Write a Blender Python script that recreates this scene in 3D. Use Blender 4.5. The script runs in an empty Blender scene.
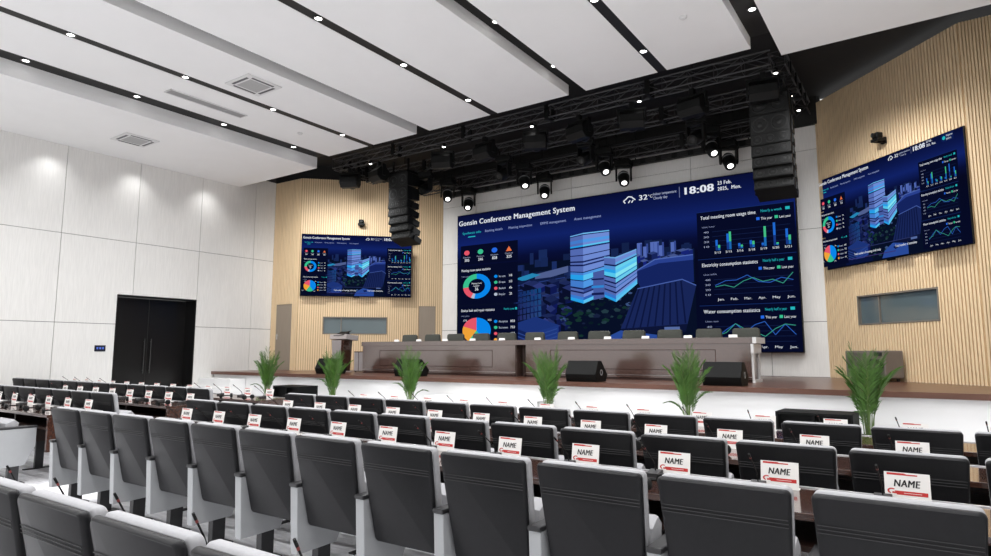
import bpy, bmesh, math, random
from mathutils import Vector, Matrix
random.seed(7)
SC = bpy.context.scene
COL = SC.collection
R = math.radians

# ---------------------------------------------------------------- materials
MATS = {}
def lin(c):
    return tuple((v / 12.92 if v <= .04045 else ((v + .055) / 1.055) ** 2.4) for v in [x / 255 for x in c])

def mat(name, rgb, rough=.6, metal=0, noise=0, nscale=8, stretch=(1, 1, 1), bump=0, coat=0, ior=1.5, spec=.5, emit=0):
    if name in MATS: return MATS[name]
    m = bpy.data.materials.new(name); m.use_nodes = True
    nt = m.node_tree; b = nt.nodes['Principled BSDF']
    c = lin(rgb)
    b.inputs['Base Color'].default_value = (*c, 1)
    b.inputs['Roughness'].default_value = rough
    b.inputs['Metallic'].default_value = metal
    b.inputs['IOR'].default_value = ior
    b.inputs['Specular IOR Level'].default_value = spec
    b.inputs['Coat Weight'].default_value = coat
    b.inputs['Coat Roughness'].default_value = .04
    if emit:
        b.inputs['Emission Color'].default_value = (1, .98, .95, 1)
        b.inputs['Emission Strength'].default_value = emit
    if noise or bump:
        tc = nt.nodes.new('ShaderNodeTexCoord'); mp = nt.nodes.new('ShaderNodeMapping')
        mp.inputs['Scale'].default_value = stretch
        nz = nt.nodes.new('ShaderNodeTexNoise'); nz.inputs['Scale'].default_value = nscale; nz.inputs['Detail'].default_value = 4
        nt.links.new(tc.outputs['Object'], mp.inputs['Vector']); nt.links.new(mp.outputs['Vector'], nz.inputs['Vector'])
        if noise:
            rp = nt.nodes.new('ShaderNodeValToRGB')
            rp.color_ramp.elements[0].position = .3; rp.color_ramp.elements[1].position = .7
            rp.color_ramp.elements[0].color = (*[v * (1 - noise) for v in c], 1)
            rp.color_ramp.elements[1].color = (*[min(1, v * (1 + noise)) for v in c], 1)
            nt.links.new(nz.outputs['Fac'], rp.inputs['Fac']); nt.links.new(rp.outputs['Color'], b.inputs['Base Color'])
        if bump:
            bp = nt.nodes.new('ShaderNodeBump'); bp.inputs['Strength'].default_value = bump; bp.inputs['Distance'].default_value = .01
            nt.links.new(nz.outputs['Fac'], bp.inputs['Height']); nt.links.new(bp.outputs['Normal'], b.inputs['Normal'])
    MATS[name] = m
    return m

wall_m = mat('wall_panel', (226, 225, 222), .55, noise=.05, nscale=6, stretch=(9, 9, .5))
seam_m = mat('seam', (60, 60, 60), .8)
ceil_m = mat('ceiling_white', (236, 236, 236), .8, noise=.01, nscale=2)
riser_m = mat('riser_white', (240, 240, 240), .45, noise=.01, nscale=2)
black_m = mat('matt_black', (15, 14, 13), .8, noise=.1, nscale=3)
strip_m = mat('black_strip', (20, 19, 18), .6, noise=.1, nscale=3)
slat_m = mat('oak_slat', (224, 200, 163), .55, noise=.07, nscale=5, stretch=(6, 6, .4))
backing_m = mat('oak_groove', (184, 156, 120), .7, noise=.08, nscale=5)
stage_m = mat('stage_wood', (92, 58, 44), .28, noise=.16, nscale=3, stretch=(.6, 9, 9))
lip_m = mat('stage_edge_wood', (98, 66, 54), .4, noise=.12, nscale=4, stretch=(.5, 6, 6))
desk_m = mat('desk_wood', (62, 38, 29), .18, noise=.22, nscale=3, stretch=(.6, 7, 7), coat=.8)
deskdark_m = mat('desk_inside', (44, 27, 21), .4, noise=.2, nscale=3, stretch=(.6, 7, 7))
table_m = mat('table_lacquer', (84, 64, 58), .14, noise=.03, nscale=2, stretch=(.5, 5, 5), ior=2.35, spec=.5)
tline_m = mat('table_inlay', (58, 40, 36), .25, noise=.1, nscale=4)
steel_m = mat('steel', (190, 190, 192), .3, 1.0, noise=.04, nscale=20)
shell_m = mat('charcoal_shell', (29, 29, 31), .38, noise=.06, nscale=40, spec=.15)
stitch_m = mat('stitch', (24, 24, 26), .5, noise=.05, nscale=30)
pad_m = mat('pale_fabric', (160, 160, 163), .8, noise=.03, nscale=60, bump=.15)
panel_m = mat('grey_panel', (158, 160, 162), .5, noise=.02, nscale=10)
dark_m = mat('dark_plastic', (38, 38, 40), .45, noise=.08, nscale=30)
gloss_black_m = mat('door_black', (13, 12, 12), .3, noise=.1, nscale=2, stretch=(4, 4, .5))
gear_m = mat('gear_black', (14, 15, 15), .55, noise=.12, nscale=25, spec=.25)
grille_m = mat('grille_black', (17, 18, 18), .75, noise=.3, nscale=120, bump=.3)
cone_m = mat('cone', (20, 21, 21), .5, noise=.1, nscale=30)
truss_m = mat('truss_metal', (66, 66, 68), .5, .3, noise=.1, nscale=30)
card_m = mat('card_white', (240, 238, 235), .5, noise=.01, nscale=20)
red_m = mat('print_red', (196, 46, 44), .5, noise=.02, nscale=20)
ink_m = mat('print_black', (28, 28, 30), .6, noise=.02, nscale=20)
micred_m = mat('mic_red', (120, 40, 38), .4, noise=.02, nscale=20)
unit_m = mat('unit_silver', (150, 152, 155), .3, .3, noise=.03, nscale=20)
leaf_m = mat('palm_leaf', (68, 106, 38), .5, noise=.35, nscale=6)
stem_m = mat('palm_stem', (96, 122, 58), .5, noise=.2, nscale=10)
pot_m = mat('pot_dark', (52, 50, 50), .4, noise=.1, nscale=10)
soil_m = mat('soil', (48, 36, 28), .95, noise=.4, nscale=30)
lamp_m = mat('lamp_lens', (255, 255, 255), .4, emit=9)
softlamp_m = mat('beam_lens', (255, 255, 255), .4, emit=3)
ring_m = mat('lamp_ring', (70, 70, 70), .4, .5, noise=.05, nscale=20)
vent_m = mat('vent_grey', (168, 168, 168), .6, noise=.04, nscale=30)
ventdark_m = mat('vent_dark', (96, 96, 98), .7, noise=.04, nscale=30)
vent_white = mat('vent_white', (218, 218, 218), .6, noise=.02, nscale=20)
glass_m = mat('window_glass', (88, 102, 106), .08, noise=.05, nscale=1.2, coat=1)
frame_m = mat('window_frame_grey', (112, 106, 98), .5, noise=.05, nscale=10)
sdoor_m = mat('door_taupe', (140, 128, 114), .5, noise=.05, nscale=4, stretch=(4, 4, .5))
lect_m = mat('lectern_grey', (176, 168, 166), .35, noise=.06, nscale=6, coat=.4)
cab_m = mat('cabinet_grey', (112, 104, 98), .45, noise=.05, nscale=8)
cab2_m = mat('cabinet_panel_grey', (92, 86, 82), .5, noise=.05, nscale=8)
wedge_m = mat('wedge_black', (9, 10, 10), .6, noise=.1, nscale=25, spec=.2)
olive_m = mat('olive_fabric', (70, 72, 66), .75, noise=.1, nscale=40)
sgrey_m = mat('booth_grey', (150, 144, 144), .3, noise=.05, nscale=6)
keypad_m = mat('keypad_navy', (16, 20, 40), .3, noise=.1, nscale=10)

def carpet():
    m = bpy.data.materials.new('carpet'); m.use_nodes = True; nt = m.node_tree; b = nt.nodes['Principled BSDF']
    b.inputs['Roughness'].default_value = .95
    tc = nt.nodes.new('ShaderNodeTexCoord'); mp = nt.nodes.new('ShaderNodeMapping'); mp.inputs['Scale'].default_value = (1, 5, 1)
    n1 = nt.nodes.new('ShaderNodeTexNoise'); n1.inputs['Scale'].default_value = 2.2; n1.inputs['Detail'].default_value = 6; n1.inputs['Roughness'].default_value = .7
    n2 = nt.nodes.new('ShaderNodeTexNoise'); n2.inputs['Scale'].default_value = 180
    mx = nt.nodes.new('ShaderNodeMath'); mx.operation = 'MULTIPLY_ADD'; mx.inputs[1].default_value = .25
    rp = nt.nodes.new('ShaderNodeValToRGB')
    rp.color_ramp.elements[0].position = .48; rp.color_ramp.elements[0].color = (*lin((204, 204, 208)), 1)
    rp.color_ramp.elements[1].position = .75; rp.color_ramp.elements[1].color = (*lin((242, 242, 245)), 1)
    nt.links.new(tc.outputs['Object'], mp.inputs['Vector']); nt.links.new(mp.outputs['Vector'], n1.inputs['Vector']); nt.links.new(tc.outputs['Object'], n2.inputs['Vector'])
    nt.links.new(n2.outputs['Fac'], mx.inputs[0]); nt.links.new(n1.outputs['Fac'], mx.inputs[2])
    nt.links.new(mx.outputs[0], rp.inputs['Fac']); nt.links.new(rp.outputs['Color'], b.inputs['Base Color'])
    return m
carpet_m = carpet()

def screen_bg():
    m = bpy.data.materials.new('screen_background'); m.use_nodes = True; nt = m.node_tree
    nt.nodes.remove(nt.nodes['Principled BSDF'])
    e = nt.nodes.new('ShaderNodeEmission'); out = nt.nodes['Material Output']
    tc = nt.nodes.new('ShaderNodeTexCoord'); sp = nt.nodes.new('ShaderNodeSeparateXYZ'); rp = nt.nodes.new('ShaderNodeValToRGB')
    nt.links.new(tc.outputs['Generated'], sp.inputs['Vector']); nt.links.new(sp.outputs['Z'], rp.inputs['Fac'])
    cr = rp.color_ramp
    stops = [(0, (7, 12, 40)), (.3, (6, 11, 38)), (.58, (7, 10, 34)), (.66, (9, 16, 56)), (.78, (18, 36, 108)), (.88, (14, 26, 82)), (1, (9, 15, 52))]
    cr.elements[0].position = 0; cr.elements[0].color = (*lin(stops[0][1]), 1)
    cr.elements[1].position = 1; cr.elements[1].color = (*lin(stops[-1][1]), 1)
    for p, c in stops[1:-1]:
        el = cr.elements.new(p); el.color = (*lin(c), 1)
    nt.links.new(rp.outputs['Color'], e.inputs['Color']); nt.links.new(e.outputs[0], out.inputs['Surface'])
    return m
bg_m = screen_bg()
def ink():
    m = bpy.data.materials.new('screen_picture'); m.use_nodes = True; nt = m.node_tree
    nt.nodes.remove(nt.nodes['Principled BSDF'])
    e = nt.nodes.new('ShaderNodeEmission'); a = nt.nodes.new('ShaderNodeAttribute'); a.attribute_name = 'Col'
    nt.links.new(a.outputs['Color'], e.inputs['Color']); nt.links.new(e.outputs[0], nt.nodes['Material Output'].inputs['Surface'])
    return m
pic_m = ink()

# ---------------------------------------------------------------- mesh tools
class MB:
    def __init__(s): s.bm = bmesh.new(); s.M = Matrix.Identity(4)
    def v(s, p): return s.bm.verts.new(s.M @ Vector(p))
    def box(s, x0, y0, z0, x1, y1, z1, bevel=0, seg=2):
        P = [(x0, y0, z0), (x1, y0, z0), (x1, y1, z0), (x0, y1, z0), (x0, y0, z1), (x1, y0, z1), (x1, y1, z1), (x0, y1, z1)]
        vs = [s.v(p) for p in P]
        fs = [s.bm.faces.new([vs[i] for i in q]) for q in [(3, 2, 1, 0), (4, 5, 6, 7), (0, 1, 5, 4), (1, 2, 6, 5), (2, 3, 7, 6), (3, 0, 4, 7)]]
        if bevel:
            es = list({e for f in fs for e in f.edges})
            bmesh.ops.bevel(s.bm, geom=es, offset=bevel, segments=seg, affect='EDGES', profile=.5)
        return s
    def prism(s, prof, a0, a1, axis='x', bevel=0):
        # profile in the two other axes, extruded along axis
        def pt(p, a):
            if axis == 'x': return (a, p[0], p[1])
            if axis == 'y': return (p[0], a, p[1])
            return (p[0], p[1], a)
        A = [s.v(pt(p, a0)) for p in prof]; B = [s.v(pt(p, a1)) for p in prof]
        n = len(prof); fs = [s.bm.faces.new(A), s.bm.faces.new(B[::-1])]
        for i in range(n): fs.append(s.bm.faces.new([A[i], B[i], B[(i + 1) % n], A[(i + 1) % n]]))
        if bevel:
            es = list({e for f in fs[:2] for e in f.edges})
            bmesh.ops.bevel(s.bm, geom=es, offset=bevel, segments=2, affect='EDGES', profile=.5)
        return s
    def tube(s, pts, r, n=8, r2=None, cap=True):
        pts = [Vector(p) for p in pts]; rings = []
        for i, p in enumerate(pts):
            d = (pts[min(i + 1, len(pts) - 1)] - pts[max(i - 1, 0)]).normalized()
            up = Vector((0, 0, 1)) if abs(d.z) < .95 else Vector((1, 0, 0))
            a = d.cross(up).normalized(); b = a.cross(d)
            rr = r if r2 is None else r + (r2 - r) * i / (len(pts) - 1)
            rings.append([s.v(p + a * rr * math.cos(2 * math.pi * k / n) + b * rr * math.sin(2 * math.pi * k / n)) for k in range(n)])
        for q, w in zip(rings, rings[1:]):
            for k in range(n): s.bm.faces.new([q[k], q[(k + 1) % n], w[(k + 1) % n], w[k]])
        if cap:
            s.bm.faces.new(rings[0][::-1]); s.bm.faces.new(rings[-1])
        return s
    def lathe(s, prof, n=20, M=None):
        M = M or Matrix.Identity(4); rings = []
        for r, z in prof:
            if r < 1e-5: rings.append([s.v(M @ Vector((0, 0, z)))])
            else: rings.append([s.v(M @ Vector((r * math.cos(2 * math.pi * k / n), r * math.sin(2 * math.pi * k / n), z))) for k in range(n)])
        for q, w in zip(rings, rings[1:]):
            for k in range(n):
                a = [q[k % len(q)], q[(k + 1) % len(q)], w[(k + 1) % len(w)], w[k % len(w)]]
                u = []
                for x in a:
                    if x not in u: u.append(x)
                if len(u) > 2:
                    try: s.bm.faces.new(u)
                    except ValueError: pass
        return s
    def quad(s, *pts): s.bm.faces.new([s.v(p) for p in pts]); return s
    def mesh(s, name, m, smooth=False):
        bmesh.ops.recalc_face_normals(s.bm, faces=s.bm.faces)
        me = bpy.data.meshes.new(name); s.bm.to_mesh(me); s.bm.free()
        me.materials.append(m)
        if smooth:
            for p in me.polygons: p.use_smooth = True
            try: me.set_sharp_from_angle(angle=R(38))
            except Exception: pass
        return me
    def build(s, name, m, parent=None, smooth=False, loc=None):
        o = bpy.data.objects.new(name, s.mesh(name, m, smooth)); COL.objects.link(o)
        if parent is not None: o.parent = parent
        if loc: o.location = loc
        return o

def tag(o, label=None, cat=None, group=None, kind=None):
    if label: o['label'] = label
    if cat: o['category'] = cat
    if group: o['group'] = group
    if kind: o['kind'] = kind
    return o
def thing(name, label, cat, loc=(0, 0, 0), rz=0, group=None):
    o = bpy.data.objects.new(name, None); COL.objects.link(o)
    o.location = loc; o.rotation_euler = (0, 0, rz); o.empty_display_size = .1
    return tag(o, label, cat, group)
def structure(o): o['kind'] = 'structure'; return o
def copy_tree(o, parent=None):
    c = o.copy(); COL.objects.link(c)
    if parent is not None: c.parent = parent
    for ch in list(o.children): copy_tree(ch, c)
    return c
class Proto:
    "first use moves the prototype itself, later uses copy it"
    def __init__(s, root): s.root = root; s.used = False
    def put(s, loc, rz=0, label=None, group=None):
        o = copy_tree(s.root) if s.used else s.root
        s.used = True
        o.location = loc; o.rotation_euler = (0, 0, rz)
        if label: o['label'] = label
        if group: o['group'] = group
        return o
ORD = ['first', 'second', 'third', 'fourth', 'fifth', 'sixth', 'seventh', 'eighth', 'ninth', 'tenth', 'eleventh', 'twelfth', 'thirteenth', 'fourteenth', 'fifteenth']

_tc = {}
def text_geo(s, bold=0, shear=0):
    "flat glyph polygons of the built-in font, cap height 1, starting at x = 0; bold repeats the glyphs a little apart"
    k = (s, bold, shear)
    if k in _tc: return _tc[k]
    cu = bpy.data.curves.new('t', 'FONT'); cu.body = s; cu.shear = shear; cu.resolution_u = 3; cu.fill_mode = 'BOTH'
    if bold: cu.space_character = 1.08
    ob = bpy.data.objects.new('t', cu); COL.objects.link(ob)
    dg = bpy.context.evaluated_depsgraph_get(); dg.update()
    ev = ob.evaluated_get(dg); me = ev.to_mesh()
    v0 = [(v.co.x, v.co.y) for v in me.vertices]; f0 = [tuple(p.vertices) for p in me.polygons]
    ev.to_mesh_clear(); bpy.data.objects.remove(ob); bpy.data.curves.remove(cu)
    x0 = min(v[0] for v in v0); sc = 1 / .70; vs, fs = [], []
    for q in ((0,) if not bold else (0, bold * 2, bold * 4)):
        n = len(vs); vs += [((x - x0 + q) * sc, y * sc) for x, y in v0]; fs += [tuple(i + n for i in f) for f in f0]
    w = max(v[0] for v in vs)
    _tc[k] = (vs, fs, w)
    return _tc[k]

def rect_sub(r, holes):
    "rectangle (a0,b0,a1,b1) minus rectangles"
    out = [r]
    for h in holes:
        nx = []
        for (a0, b0, a1, b1) in out:
            c0, d0, c1, d1 = max(a0, h[0]), max(b0, h[1]), min(a1, h[2]), min(b1, h[3])
            if c0 >= c1 or d0 >= d1: nx.append((a0, b0, a1, b1)); continue
            if a0 < c0: nx.append((a0, b0, c0, b1))
            if c1 < a1: nx.append((c1, b0, a1, b1))
            if b0 < d0: nx.append((c0, b0, c1, d0))
            if d1 < b1: nx.append((c0, d1, c1, b1))
        out = nx
    return out

# ---------------------------------------------------------------- the hall
XL, XR, YB = -16.9, 1.9, -6.0
m = MB(); m.box(XL - .6, YB, -.1, XR + .1, 10.6, 0)
structure(m.build('floor', carpet_m))

# left wall: panels with open seams over a dark backing, a deep doorway
DOOR = (7.79, 0, 9.90, 3.0)
m = MB()
ys = [YB] + [6.44 - 1.733 * k for k in range(6, 0, -1)] + [6.44, 8.17, 9.905, 11.64, 12.36]
zs = [0, 2.245, 4.37, 6.9]
g = .006
for y0, y1 in zip(ys, ys[1:]):
    for z0, z1 in zip(zs, zs[1:]):
        for (a0, b0, a1, b1) in rect_sub((y0 + g, z0 + g, y1 - g, z1 - g), [DOOR]):
            m.box(XL - .03, a0, b0, XL, a1, b1)
structure(m.build('wall_left', wall_m))
m = MB()
for (a0, b0, a1, b1) in rect_sub((YB, 0, 12.4, 7.3), [DOOR]): m.box(XL - .08, a0, b0, XL - .031, a1, b1)
structure(m.build('trim_1', seam_m))
# door
dr = thing('door_1', None, None, (XL, 8.845, 0)); structure(dr)
m = MB(); m.box(-.55, -1.055, 0, -.001, -1.03, 3.0); m.box(-.55, 1.03, 0, -.001, 1.055, 3.0); m.box(-.55, -1.055, 2.975, -.001, 1.055, 3.0)
m.build('door_frame', gloss_black_m, dr)
for s in (-1, 1):
    m = MB(); y0, y1 = sorted((s * .004, s * 1.028)); m.box(-.52, y0, .005, -.47, y1, 2.97, .006); lf = m.build('door_leaf', gloss_black_m, dr)
    m = MB(); m.tube([(-.42, s * .085, .98), (-.42, s * .085, 1.9)], .013, 8)
    for z in (1.06, 1.82): m.tube([(-.47, s * .085, z), (-.42, s * .085, z)], .009, 6)
    m.build('door_handle', ring_m, lf, True)

# wood clad walls beside the stage wall
def clad(name, P, ang, L, z0, z1, holes, pitch=.066):
    M = Matrix.Translation((P[0], P[1], 0)) @ Matrix.Rotation(ang, 4, 'Z')
    m = MB(); m.M = M
    for (a0, b0, a1, b1) in rect_sub((0, z0, L, z1), holes): m.box(a0, 0, b0, a1, .05, b1)
    w = structure(m.build(name, backing_m))
    m = MB(); m.M = M; n = int(L / pitch)
    for i in range(n):
        for (a0, b0, a1, b1) in rect_sub((i * L / n, z0, i * L / n + pitch * .64, z1), holes):
            m.box(a0, -.022, b0, a1, 0, b1)
    m.build('slat_cladding', slat_m, w)
    return w
# local frame of the angled walls: x runs along the wall as seen from the hall, -y faces the hall
ARP, ARA = (-1.8, 15.5), R(-45)
ALP, ALA = (-15.68, 12.42), R(45)
ARL = .76 + 1.8; ARL = math.hypot(2.56, 2.56); ALL = math.hypot(3.08, 3.08)
WR = (.92, 2.085, 2.83, 2.68)
WL = (.73, 2.085, 2.65, 2.61)
DL = (3.62, 1.0, 4.14, 2.97)
clad('wall_right', ARP, ARA, ARL, 1.0, 7.14, [WR])
clad('wall_angled_left', ALP, ALA, ALL, 1.0, 6.88, [WL, DL])
clad('wall_outer_right', (.76, 12.94), 0, XR - .76, 1.0, 7.14, [], .045)
DO = (.235, 1.0, .957, 3.0)
clad('wall_outer_left', (XL, 12.38), R(1.5), 1.215, 1.0, 6.88, [DO])
def aw(P, ang, x, y, z):
    return (P[0] + x * math.cos(ang) - y * math.sin(ang), P[1] + x * math.sin(ang) + y * math.cos(ang), z)
def booth_window(name, P, ang, W, split):
    w = thing(name, None, None, aw(P, ang, (W[0] + W[2]) / 2, 0, W[1]), ang); structure(w)
    hw, h = (W[2] - W[0]) / 2, W[3] - W[1]; t = .03
    m = MB()
    m.box(-hw, -.03, 0, hw, .06, t); m.box(-hw, -.03, h - t, hw, .06, h); m.box(-hw, -.03, t, -hw + t, .06, h - t); m.box(hw - t, -.03, t, hw, .06, h - t)
    m.box(-hw + split * 2 * hw - .015, .0, t, -hw + split * 2 * hw + .015, .05, h - t)
    m.build('window_frame', frame_m, w)
    m = MB(); m.box(-hw + t, .03, t, hw - t, .04, h - t); m.build('window_pane', glass_m, w)
booth_window('window_1', ALP, ALA, WL, .28)
booth_window('window_2', ARP, ARA, WR, .28)
def flush_door(name, P, ang, D, hs):
    d = thing(name, None, None, aw(P, ang, (D[0] + D[2]) / 2, 0, D[1]), ang); structure(d)
    hw, h = (D[2] - D[0]) / 2, D[3] - D[1]
    m = MB(); m.box(-hw, -.01, 0, hw, .04, h, .004); m.build('door_leaf', sdoor_m, d)
    m = MB(); x = hs * (hw - .07); m.box(x - .02, -.02, .93, x + .02, -.01, 1.1); m.tube([(x, -.02, 1.04), (x, -.06, 1.04), (x - hs * .11, -.06, 1.04)], .009, 6)
    m.build('door_handle', steel_m, d, True)
flush_door('door_2', ALP, ALA, DL, 1)
flush_door('door_3', (XL, 12.38), R(1.5), DO, -1)

# stage wall, white panels
m = MB()
xs = [-12.64, -11.3, -9.64, -8.0, -6.32, -4.66, -2.98, -1.76]
zs = [1.0, 2.21, 4.29, 6.10, 6.66]
for x0, x1 in zip(xs, xs[1:]):
    for z0, z1 in zip(zs, zs[1:]): m.box(x0 + g, 15.5, z0 + g, x1 - g, 15.53, z1 - g)
structure(m.build('wall_back', wall_m))
m = MB(); m.box(-12.7, 15.531, .9, -1.7, 15.6, 7.4); structure(m.build('trim_2', seam_m))
m = MB(); m.box(-12.65, 15.44, 6.66, -1.75, 15.53, 7.4); structure(m.build('trim_3', black_m))
# right side wall of the hall
m = MB(); m.box(XR, YB, 0, XR + .08, 12.99, 7.4); structure(m.build('wall_side_right', wall_m))

# ceiling: black void, hanging white slabs, black inlays
m = MB(); m.box(XL - .1, 11.0, 7.3, XR + .1, 15.7, 7.4); m.box(XL - .1, YB, 6.965, XR + .1, 11.06, 7.1); m.box(XL - .1, 11.0, 6.965, XR + .1, 11.06, 7.4)
m.box(XL - .1, 12.46, 6.88, -15.7, 12.5, 7.4); 
structure(m.build('ceiling_void', black_m))
m = MB(); m.M = Matrix.Translation((ALP[0], ALP[1], 0)) @ Matrix.Rotation(ALA, 4, 'Z'); m.box(-.05, -.02, 6.88, ALL, .06, 7.4); m.M = Matrix.Translation((XL, 12.38, 0)) @ Matrix.Rotation(R(1.5), 4, 'Z'); m.box(-.05, -.02, 6.88, 1.24, .06, 7.4)
structure(m.build('trim_4', black_m))
YE = 11.08
def slab(x0, x1, z0, z1, name='ceiling'):
    m = MB(); m.box(x0, YB, z0, x1, YE, z1); return structure(m.build(name, ceil_m))
slab(XL, -13.43, 6.5, 6.80); slab(-1.74, XR, 6.5, 6.80)
for x0, xa, xb, x1 in ((-12.95, -11.49, -11.29, -9.85), (-9.45, -7.70, -7.50, -5.75), (-5.36, -3.88, -3.70, -2.22)):
    slab(x0, xa, 6.75, 6.965); slab(xb, x1, 6.75, 6.965)
    m = MB(); m.box(xa, YB, 6.757, xb, YE, 6.96); structure(m.build('trim_5', strip_m))
m = MB(); m.box(-13.43, YB, 6.80, -12.95, YE, 6.96); structure(m.build('trim_6', strip_m))
m = MB(); m.box(-2.22, YB, 6.955, -1.74, YE, 6.964); structure(m.build('trim_7', strip_m))

# stage
m = MB(); m.prism([(-16.9, 10.47), (1.9, 10.47), (1.9, 12.94), (.76, 12.96), (-1.8, 15.5), (-12.6, 15.5), (-15.68, 12.42), (-16.9, 12.38)], .985, 1.0, 'z'); structure(m.build('floor_stage', stage_m))
m = MB(); m.box(-16.9, 10.45, .92, 1.9, 10.49, 1.001); structure(m.build('trim_8', lip_m))
m = MB(); m.box(-16.9, 10.55, 0, 1.9, 10.6, .985); structure(m.build('wall_stage_front', riser_m))
def steps(label, x0, x1, lv):
    t = thing('stage_steps', label, 'steps', ((x0 + x1) / 2, 10.5, 0)); w = (x1 - x0) / 2
    for i, (d, z, ex) in enumerate(lv):
        m = MB(); m.box(-w, -d, 0, w + ex, .04 if i == 0 else -lv[i - 1][0], z, .004); m.build('step', riser_m, t)
steps('white stage steps below the middle of the stage front, beside a palm', -8.5, -5.85, [(.6, .67, 0), (.92, .34, 0)])
steps('small white stage steps in the corner under the long white side wall', -16.88, -15.4, [(.43, .83, 0), (.78, .62, .6)])

# ---------------------------------------------------------------- dashboards on the screens
class Pic:
    def __init__(s, W, H): s.ua, s.ub = 1, 0; s.W, s.H, s.v, s.f, s.c, s.k = W, H, [], [], [], 0
    def poly(s, pts, col, dep=None):
        if dep is None: s.k += 1; dep = .012 + s.k * .00025
        n = len(s.v); s.v += [((u * s.ua + s.ub - .5) * s.W, -dep, (1 - w) * s.H) for u, w in pts]
        s.f.append(tuple(range(n, n + len(pts)))); s.c.append(lin(col))
    def rect(s, u0, w0, u1, w1, col): s.poly([(u0, w0), (u1, w0), (u1, w1), (u0, w1)], col)
    def line(s, pts, t, col):
        for (a, b), (c, d) in zip(pts, pts[1:]):
            X, Y = (c - a) * s.W, (d - b) * s.H; L = math.hypot(X, Y) or 1
            nu, nw = -Y / L * t / s.W * s.H * .5, X / L * t * .5
            s.poly([(a - nu, b - nw), (c - nu, d - nw), (c + nu, d + nw), (a + nu, b + nw)], col)
    def sector(s, u, w, r0, r1, a0, a1, col):
        n = max(3, int((a1 - a0) / 12)); asp = s.W / s.H
        asp = 1.78
        P = lambda r, a: (u + r * math.sin(R(a)), w - r * asp * math.cos(R(a)))
        o = [P(r1, a0 + (a1 - a0) * i / n) for i in range(n + 1)]
        if r0 == 0: s.poly(o + [(u, w)], col)
        else:
            q = [P(r0, a0 + (a1 - a0) * i / n) for i in range(n + 1)]; s.k += 1; d = .012 + s.k * .00025
            for i in range(n): s.poly([o[i], o[i + 1], q[i + 1], q[i]], col, d)
    def text(s, t, u, w, h, col, width=None, bold=.0, right=False):
        "baseline at w, cap height h; stretched to width when given"
        vs, fs, tw = text_geo(t, bold)
        sx = h * s.H / s.W * 1.0
        if width: sx = width / tw
        if right: u -= tw * sx
        s.k += 1; d = .012 + s.k * .00025; n = len(s.v)
        s.v += [(((u + x * sx) * s.ua + s.ub - .5) * s.W, -d, (1 - (w - y * h)) * s.H) for x, y in vs]
        for f in fs: s.f.append(tuple(i + n for i in f)); s.c.append(lin(col))
    def build(s, name, parent):
        me = bpy.data.meshes.new(name); me.from_pydata(s.v, [], s.f); me.materials.append(pic_m)
        at = me.color_attributes.new('Col', 'FLOAT_COLOR', 'CORNER'); i = 0
        for p, c in zip(me.polygons, s.c):
            for _ in p.loop_indices: at.data[i].color = (*c, 1); i += 1
        o = bpy.data.objects.new(name, me); COL.objects.link(o); o.parent = parent
        k = s.k; s.v, s.f, s.c = [], [], []
        return o

WHT, TEAL, BLU, GRN, RED, ORG = (235, 240, 250), (40, 190, 200), (10, 140, 245), (60, 200, 150), (240, 90, 110), (250, 170, 60)
def tower(p, u0, um, u1, wt, wb, wl, wr, wlb, wrb, bands):
    "two-faced tower: left face u0-um, right face um-u1, roof line tops wl wt wr, bottoms wlb wb wrb; a band is (share, left colour, right colour)"
    tot = sum(b[0] for b in bands); f0 = 0
    L = lambda a, b, f: a + (b - a) * f
    for sh, cl, crr in bands:
        f1 = f0 + sh / tot
        p.poly([(u0, L(wl, wlb, f0)), (um, L(wt, wb, f0)), (um, L(wt, wb, f1)), (u0, L(wl, wlb, f1))], cl)
        p.poly([(um, L(wt, wb, f0)), (u1, L(wr, wrb, f0)), (u1, L(wr, wrb, f1)), (um, L(wt, wb, f1))], crr)
        f0 = f1
def block(p, u0, um, u1, w, d, h, roof, lf, rf):
    "low building: roof rhombus and two faces"
    p.poly([(u0, w), (um, w + d), (u1, w + d * .1), (u0 + u1 - um, w - d * .9)], roof)
    p.poly([(u0, w), (um, w + d), (um, w + d + h), (u0, w + h)], lf)
    p.poly([(um, w + d), (u1, w + d * .1), (u1, w + d * .1 + h), (um, w + d + h)], rf)

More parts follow.
